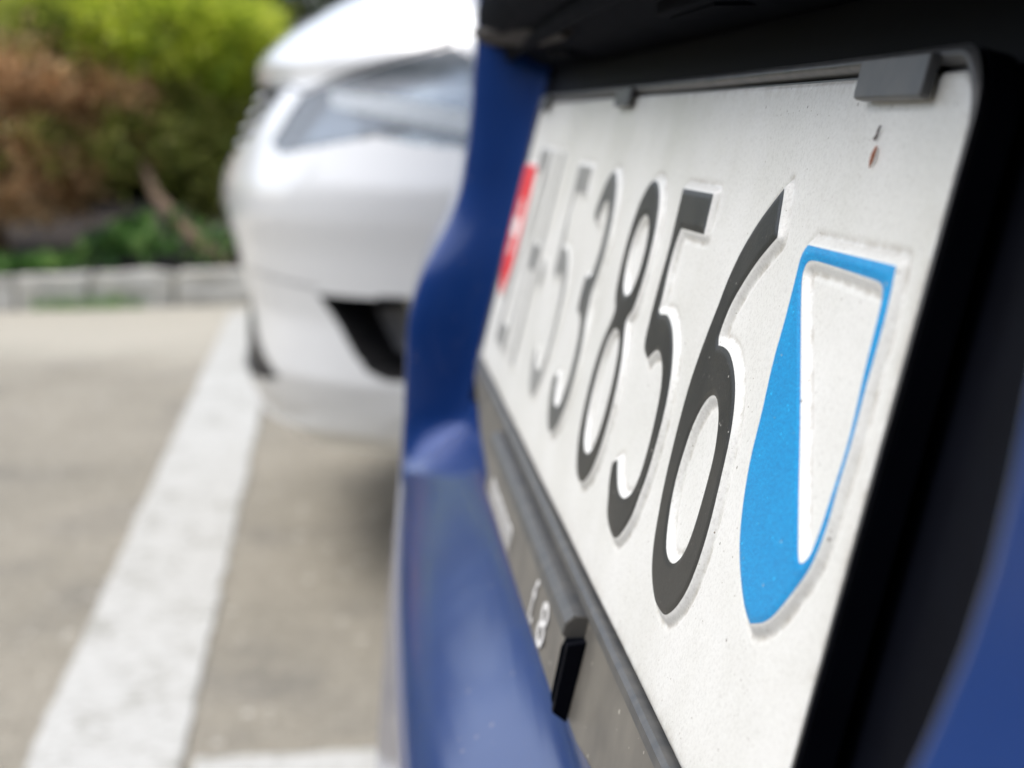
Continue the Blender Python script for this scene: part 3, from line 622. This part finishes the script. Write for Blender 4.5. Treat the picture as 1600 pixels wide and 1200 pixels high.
bar('end_clip',[(-9.0,.3),(-10.0,4.3),(-12.,4.8),(-23.,4.3),(-25.4,3.4),(-26.2,.3)],358.2,359.4,M['garnish'],cs,4)
bar('end_slot',[(-9.0,.32),(-10.5,4.2),(-25.5,3.7),(-27,.32)],359.4,362.0,M['blacktrim'],cs,4)
# print on the strip: blurred beyond reading in the photograph but for the last characters
def text(name,s,u,v_,h,n,parent,mat,sx=1.):
    c=bpy.data.curves.new(name,'FONT'); c.body=s; c.size=h; c.extrude=.05; c.resolution_u=3
    o=bpy.data.objects.new(name,c); col.objects.link(o); dg=bpy.context.evaluated_depsgraph_get()
    me=bpy.data.meshes.new_from_object(o.evaluated_get(dg)); bpy.data.objects.remove(o)
    for w_ in me.vertices: w_.co=Vector(pl(u+w_.co.x*sx,v_+w_.co.y,n+w_.co.z)-np.array(BOFF))
    me.materials.clear(); me.materials.append(mat)
    o=bpy.data.objects.new(name,me); col.objects.link(o); o.parent=parent; return o
text('strip_lettering','8',318,-22.8,15.,3.75,cs,M['text'],1.7)
text('strip_lettering','f.',301,-22.8,15.,3.75,cs,M['text'],1.2)
text('strip_lettering','mnmmnm',170,-22.5,14.,3.75,cs,M['text'],1.25)
# retaining clips on the upper rim
def clip(u0,u1,v0):
    c=solid('retaining_clip',[(u0+1.2,v0),(u1-.4,v0),(u1,v0+.6),(u1,111.6),(u0,111.6),(u0,v0+1.2),(u0+.35,v0+.3)],.9,2.4,M['holder'],ph_,bev=.35)
    return c
clip(456.2,485.6,105.7); clip(221,246,106.3); clip(16,42,106.3)

# ---------------- number plate
GLYPH={
 'six':[
  [(426.8,91.6,1),(424.5,90.3),(417.6,86.3),(413.1,83.0),(408.8,79.2),(404.7,73.8),(402.5,68.9),(400.0,64.1),(397.5,58.0),(395.9,52.2),(395.6,45.3),(395.9,39.1),(396.8,33.1),(398.4,27.9),(400.4,23.4),(404.1,19.4),(409.1,16.9),(414.2,15.7),(420.4,15.8),(422.9,16.2),(428.0,19.1),(431.7,22.8),(433.8,26.5),(435.0,30.7),(435.5,35.5),(435.2,39.8),(434.8,43.3),(434.2,47.8),(433.3,51.7),(431.1,55.6),(428.3,58.5),(424.3,60.9),(419.2,62.6),(413.8,62.9),(410.1,62.6,1),(409.0,64.0,1),(409.2,65.6),(411.6,70.2),(416.4,74.7),(421.5,78.6),(426.3,81.4),(430.4,83.6,1),(428.9,86.5),(428.0,89.4)],
  [(415.9,54.6),(412.2,53.2),(408.9,50.2),(406.4,46.5),(405.4,42.7),(404.7,38.6),(404.9,35.0),(406.2,31.0),(408.6,27.1),(411.0,25.0),(414.2,24.1),(419.2,24.5),(423.3,26.9),(425.3,29.8),(426.4,33.2),(426.9,38.1),(427.0,41.5),(426.8,45.7),(425.0,49.8),(422.4,52.7),(419.1,54.4)],
 ],
 'eight':[
  [(308.0,87.8),(301.7,84.5),(295.3,79.4),(292.0,73.5),(292.7,68.3),(296.9,63.5),(300.7,59.9),(301.2,56.8),(298.0,52.3),(294.6,48.0),(290.9,42.0),(290.4,34.8),(291.5,29.2),(295.0,24.1),(299.1,18.7),(304.6,15.8),(312.8,14.7),(316.4,16.8),(321.8,21.6),(325.6,27.0),(326.9,32.2),(327.2,38.0),(326.5,44.3),(324.2,49.6),(321.6,54.2),(319.5,57.4),(320.7,61.3),(322.6,66.0),(325.3,71.5),(324.2,76.6),(321.3,81.3),(315.2,85.5)],
  [(311.2,80.2),(304.5,78.0),(298.7,72.4),(299.0,68.5),(301.3,63.9),(306.5,61.3),(312.7,61.0),(317.2,63.6),(320.5,68.8),(320.2,74.1),(317.3,78.4)],
  [(308.8,53.1),(301.9,50.0),(298.2,44.3),(295.5,37.8),(296.2,32.5),(298.0,26.7),(301.9,23.0),(313.0,22.7),(317.9,26.2),(320.5,32.9),(320.8,38.8),(320.2,45.2),(317.2,50.9),(312.8,53.0)],
 ],
 'five':[
  [(343.6,88.0,1),(344.4,80.5),(345.1,74.6),(344.4,68.2),(344.2,61.4),(344.8,56.9),(344.9,54.0),(347.4,52.6),(352.8,51.5,1),(356.0,53.3),(360.6,54.7),(365.6,53.8),(370.4,51.2),(373.3,47.4),(374.8,41.7),(375.1,36.4),(374.2,30.6),(371.0,26.1),(364.8,23.4),(358.2,23.4),(353.1,25.5),(349.0,28.5,1),(344.3,26.8,1),(345.3,23.4),(349.4,19.6),(351.8,17.3),(357.6,15.5),(366.4,15.2),(372.4,18.6),(377.1,23.5),(378.2,27.1),(380.3,31.6),(381.4,39.7),(381.1,46.1),(378.9,51.9),(374.6,56.8),(371.3,59.0),(368.1,60.6),(361.3,62.1),(354.1,61.4,1),(351.4,61.9,1),(351.3,66.1),(350.3,70.8),(350.5,76.1),(352.3,79.9,1),(375.5,80.2,1),(374.7,88.2,1)],
 ],
 'shield':[
  [(449.0,83.8,1),(490.6,84.3,1),(491.5,80.2),(491.8,76.1),(491.6,68.7),(491.7,65.6),(491.9,61.4),(491.3,54.7),(491.3,49.5),(489.4,44.0),(486.4,40.5),(482.0,36.1),(478.9,33.5),(475.8,31.8),(470.5,30.0,1),(466.2,30.9),(460.6,33.6),(455.5,37.2),(452.1,41.4),(449.6,46.6),(448.4,51.5),(448.1,56.8),(446.9,65.1),(447.2,71.5),(447.0,78.3),(446.7,82.3)],
  [(451.3,81.4),(456.2,81.9),(485.5,81.8),(487.8,81.3),(488.8,79.9),(489.1,76.2),(489.6,69.5),(490.4,64.6),(490.6,59.7),(489.7,53.1),(489.1,48.6),(487.7,44.7),(485.1,43.0),(483.6,43.3),(476.5,50.6),(467.2,60.8),(452.7,75.9),(450.1,79.4),(450.3,80.6)],
 ],
}

def resample(c,step=1.0):
    """smooth closed contour: Catmull-Rom through the points, corners (third value) stay sharp"""
    n=len(c); out=[]
    P=[np.array(q[:2]) for q in c]; K=[len(q)>2 for q in c]
    for i in range(n):
        p1,p2=P[i],P[(i+1)%n]; p0=P[i-1] if not K[i] else p1-(p2-p1)*.6; p3=P[(i+2)%n] if not K[(i+1)%n] else p2+(p2-p1)*.6
        L=np.linalg.norm(p2-p1); m_=max(2,int(L/step))
        for t in np.arange(m_)/m_:
            q=.5*((2*p1)+(-p0+p2)*t+(2*p0-5*p1+4*p2-p3)*t*t+(-p0+3*p1-3*p2+p3)*t**3); out.append((q,K[i] and t==0))
    Q=np.array([o[0] for o in out]); C=np.array([o[1] for o in out])
    for _ in range(3):
        S_=(np.roll(Q,1,0)+2*Q+np.roll(Q,-1,0))/4; Q=np.where(C[:,None],Q,S_)
    return [tuple(q) for q in Q]
def ell(cx,cy,rx,ry,a0,a1,n=24,p=2.0):
    o=[]
    for a in np.linspace(math.radians(a0),math.radians(a1),n):
        c,s=math.cos(a),math.sin(a); o.append((cx+rx*math.copysign(abs(c)**(2/p),c),cy+ry*math.copysign(abs(s)**(2/p),s)))
    return o
def stroke(pts,w):
    """outline of a stroke of width w along pts"""
    P=np.array(pts,float); d=np.gradient(P,axis=0); d/=np.linalg.norm(d,axis=1)[:,None]; nn=np.stack([-d[:,1],d[:,0]],1)
    return [tuple(q) for q in P+nn*w/2]+[tuple(q) for q in (P-nn*w/2)[::-1]]
contours={}
for k in ('six','five','shield'): contours[k]=[resample(c) for c in GLYPH[k]]
contours['eight']=[resample(ell(309,70,16.8,18.4,-38,218,22,2.15)+[(300.2,55.8)]+ell(309,35.2,18.6,20.4,136,404,30,2.15)+[(317.8,55.8)]),
   resample(ell(309,70.3,9.9,9.9,0,345,20)),resample(ell(309,37.0,12.0,15.4,0,350,26,2.2))]
def shift(c,du): return [[(a+du,b_) for a,b_ in r] for r in c]
contours['five_a']=shift(contours['five'],-176)
s3=[q for q in ell(244.5,69.0,13.4,15.3,158,-62,26)]+[(244,52.6)][:0]
a1=ell(244.5,69.3,12.8,14.6,160,-55,28); a2=ell(244.5,35.0,14.8,16.8,68,-155,34)
out_up=ell(244.5,69.6,17.0,18.8,162,-40,30); out_lo=ell(244.5,35.3,19.0,20.8,42,-158,36); in_lo=ell(244.5,35.2,11.2,13.6,-155,84,34); in_up=ell(244.5,69.4,9.4,11.0,-78,160,26)
contours['three']=[[tuple(q) for q in resample(out_up+[(257.2,55.5)]+out_lo+in_lo+[(240,48.9),(240,58.4)]+in_up)]]
H_=76.5; v0=14.6
contours['zed']=[[(47,v0),(80,v0),(80,v0+8.5),(58,v0+8.5),(79.5,v0+H_-8),(79.5,v0+H_),(48,v0+H_),(48,v0+H_-8.5),(68.5,v0+H_-8.5),(47,v0+8.5)]]
contours['aitch']=[[(90,v0),(98.5,v0),(98.5,v0+34),(115.5,v0+34),(115.5,v0),(124,v0),(124,v0+H_),(115.5,v0+H_),(115.5,v0+42.5),(98.5,v0+42.5),(98.5,v0+H_),(90,v0+H_)]]
contours['dot']=[ell(140,50,5.2,5.2,0,345,22)]
sh=contours['shield']; contours['swiss']=[[(a-441.5,b_) for a,b_ in sh[0]]]
def dens(c,step=1.5):
    o=[]
    for i in range(len(c)):
        a,b_=np.array(c[i]),np.array(c[(i+1)%len(c)]); m_=max(1,int(np.linalg.norm(b_-a)/step))
        o+=[tuple(a+(b_-a)*t) for t in np.arange(m_)/m_]
    return o
for k in ('zed','aitch','three'): contours[k]=[dens(c) for c in contours[k]]
EM=1.2
def prof_h(D,wb=1.45):
    t=np.clip((D-.15)/wb,0,1); w_=.45*t+.55*smst(t)
    return (EM-.24*smst((D+1.2)/1.4))*(1-w_)-.20*np.exp(-((D-wb-.55)/.45)**2)
def sdf(x,y,rings):
    d=np.full(x.shape,1e9); ins=np.zeros(x.shape,bool)
    for r in rings:
        R=np.array(r); S_=np.roll(R,-1,0)
        for (ax,ay),(bx,by) in zip(R,S_):
            dx,dy=bx-ax,by-ay; L=dx*dx+dy*dy+1e-12; t=np.clip(((x-ax)*dx+(y-ay)*dy)/L,0,1)
            d=np.minimum(d,(x-ax-t*dx)**2+(y-ay-t*dy)**2)
        ins^=inpoly(x,y,r)
    d=np.sqrt(d); return np.where(ins,-d,d)
us=np.unique(np.round(np.concatenate([np.arange(.6,280,1.0),np.arange(280,340,.6),np.arange(340,499.4,.4),[499.4]]),3)); vs2=np.arange(.2,109.9,.42)
UU,VV2=np.meshgrid(us,vs2,indexing='ij'); Hh=np.zeros(UU.shape); GR=np.zeros(UU.shape)
for k,c in contours.items():
    a=np.array([q for r in c for q in r]); lo=a.min(0)-5; hi=a.max(0)+5
    i0,i1=np.searchsorted(us,[lo[0],hi[0]]); j0,j1=np.searchsorted(vs2,[lo[1],hi[1]])
    D=sdf(UU[i0:i1,j0:j1],VV2[i0:i1,j0:j1],c); h=prof_h(D)*(.55 if k in ('zed','aitch','dot','five_a') else 1.)  # far characters get lower relief, imitating their blur
    GR[i0:i1,j0:j1]=np.maximum(GR[i0:i1,j0:j1],np.exp(-((D-1.9)/.55)**2))
    Hh[i0:i1,j0:j1]=np.where(np.abs(h)>np.abs(Hh[i0:i1,j0:j1]),h,Hh[i0:i1,j0:j1])
# stamped edge bead, slight waviness of the sheet
cr=rrect(.6,.2,499.4,109.8,8); De=-sdf(UU,VV2,[cr[::2]])
Hh=Hh+.10*np.sin(UU/41.)*np.sin(VV2/23.)+.05*np.sin(UU/17.+VV2/29.)-.5*np.clip(1-De/1.2,0,1)**2
PP=pl(UU,VV2,Hh); keep=(De[:-1,:-1]>-.02)&(De[1:,1:]>-.02)&(De[:-1,1:]>-.02)&(De[1:,:-1]>-.02)
v,f=compact(np.concatenate([PP,np.maximum(GR,np.exp(-De/1.6))[...,None]],-1).reshape(-1,4),grid_faces(len(us),len(vs2),keep)); gr=v[:,3]; v=v[:,:3]
npl=mesh_obj('number_plate',v,f,M['film'],bc,True,BOFF); at_=npl.data.attributes.new('grime','FLOAT','POINT'); at_.data.foreach_set('value',gr.astype(np.float32)); npl['label']='white embossed number plate with black characters and two small shields'
solid('plate_edge',rrect(.5,.1,499.5,109.9,8),-1.1,-.75,M['holder'],npl)
def wav(u,v_): return .10*np.sin(u/41.)*np.sin(v_/23.)+.05*np.sin(u/17.+v_/29.)
def paint(name,rings,mat,label=None,lift=.045,parent=None,step=.45,flat=None):
    """ink film following the embossed tops; its border vertices are drawn exactly onto the outline"""
    a=np.array([q for r in rings for q in r]); lo=a.min(0)-1; hi=a.max(0)+1
    x,y=np.meshgrid(np.arange(lo[0],hi[0],step),np.arange(lo[1],hi[1],step),indexing='ij')
    for it in range(3):
        D=sdf(x,y,rings)
        if it==0:
            f=grid_faces(*x.shape,((D[:-1,:-1]<0)|(D[1:,:-1]<0)|(D[:-1,1:]<0)|(D[1:,1:]<0)))
            gx,gy=np.gradient(D,step); g=np.sqrt(gx**2+gy**2)+1e-6; gx/=g; gy/=g
        m_=D>0; x=np.where(m_,x-gx*D,x); y=np.where(m_,y-gy*D,y)
    D=sdf(x,y,rings); n_=(prof_h(D)*(.55 if mat is M['blurink'] else 1.) if flat is None else flat)+wav(x,y)+lift
    v,f=compact(pl(x,y,n_).reshape(-1,3),f)
    o=mesh_obj(name,v,f,mat,parent or npl,True,BOFF)
    if label: o['label']=label
    return o
for im_,k,nm,lb in ((M['ink'],'six','digit','black digit 6 beside the blue shield'),(M['ink'],'five','digit','black digit 5 between the 8 and the 6'),(M['ink'],'eight','digit','black digit 8'),(M['greyink'],'three','digit','blurred black digit 3'),(M['blurink'],'five_a','digit','far blurred digit 5'),(M['blurink'],'zed','letter','letter Z'),(M['blurink'],'aitch','letter','letter H'),(M['blurink'],'dot','raised_dot',None)):
    paint(nm,contours[k],im_,lb)
paint('shield_field',contours['shield'],M['blueink'],'blue and white shield at the near end of the plate',step=.35)
ss=paint('shield_field',contours['swiss'],M['red'],'red shield with white cross at the far end of the plate')
cx,cy=27.5,58.5; a_,b_=3.6,11.5
paint('cross',[[(cx-a_,cy-b_),(cx+a_,cy-b_),(cx+a_,cy-a_),(cx+b_,cy-a_),(cx+b_,cy+a_),(cx+a_,cy+a_),(cx+a_,cy+b_),(cx-a_,cy+b_),(cx-a_,cy+a_),(cx-b_,cy+a_),(cx-b_,cy-a_),(cx-a_,cy-a_)]],M['cross'],None,.1,npl,flat=EM)
# dry plant bits stuck to the plate
hc=pl(467.5,98.,0.); 
d=(pl(466.9,96.4,.45),pl(467.2,97.2,.55),pl(467.5,98.2,.6),pl(467.6,99.2,.5),pl(467.7,99.5,.45))
M['husk']=simple('dry_husk',(.36,.13,.07),(.45,.2,.12),900,.6); M['twig']=simple('dry_twig',(.03,.012,.012),(.07,.03,.025),900,.7)
o=tube('dry_seed_husk',[tuple(q) for q in d],[.0001,.00028,.00034,.00022,.0001],M['husk'],None,None,8); o['label']='tiny reddish brown seed husk stuck to the plate under the right-hand clip'; o['category']='seed husk'
o=tube('twig_fragment',[tuple(pl(*q)) for q in ((465.3,101.0,.3),(465.0,100.45,.4),(465.5,100.3,.35),(466.0,100.55,.35),(466.3,101.5,.45),(466.45,102.1,.45),(466.3,102.35,.3))],[.00007,.00011,.00008,.00014,.00017,.00014,.00015],M['twig'],None,None,6); o['label']='tiny dark hooked twig fragment stuck to the plate above the reddish seed husk'; o['category']='twig'
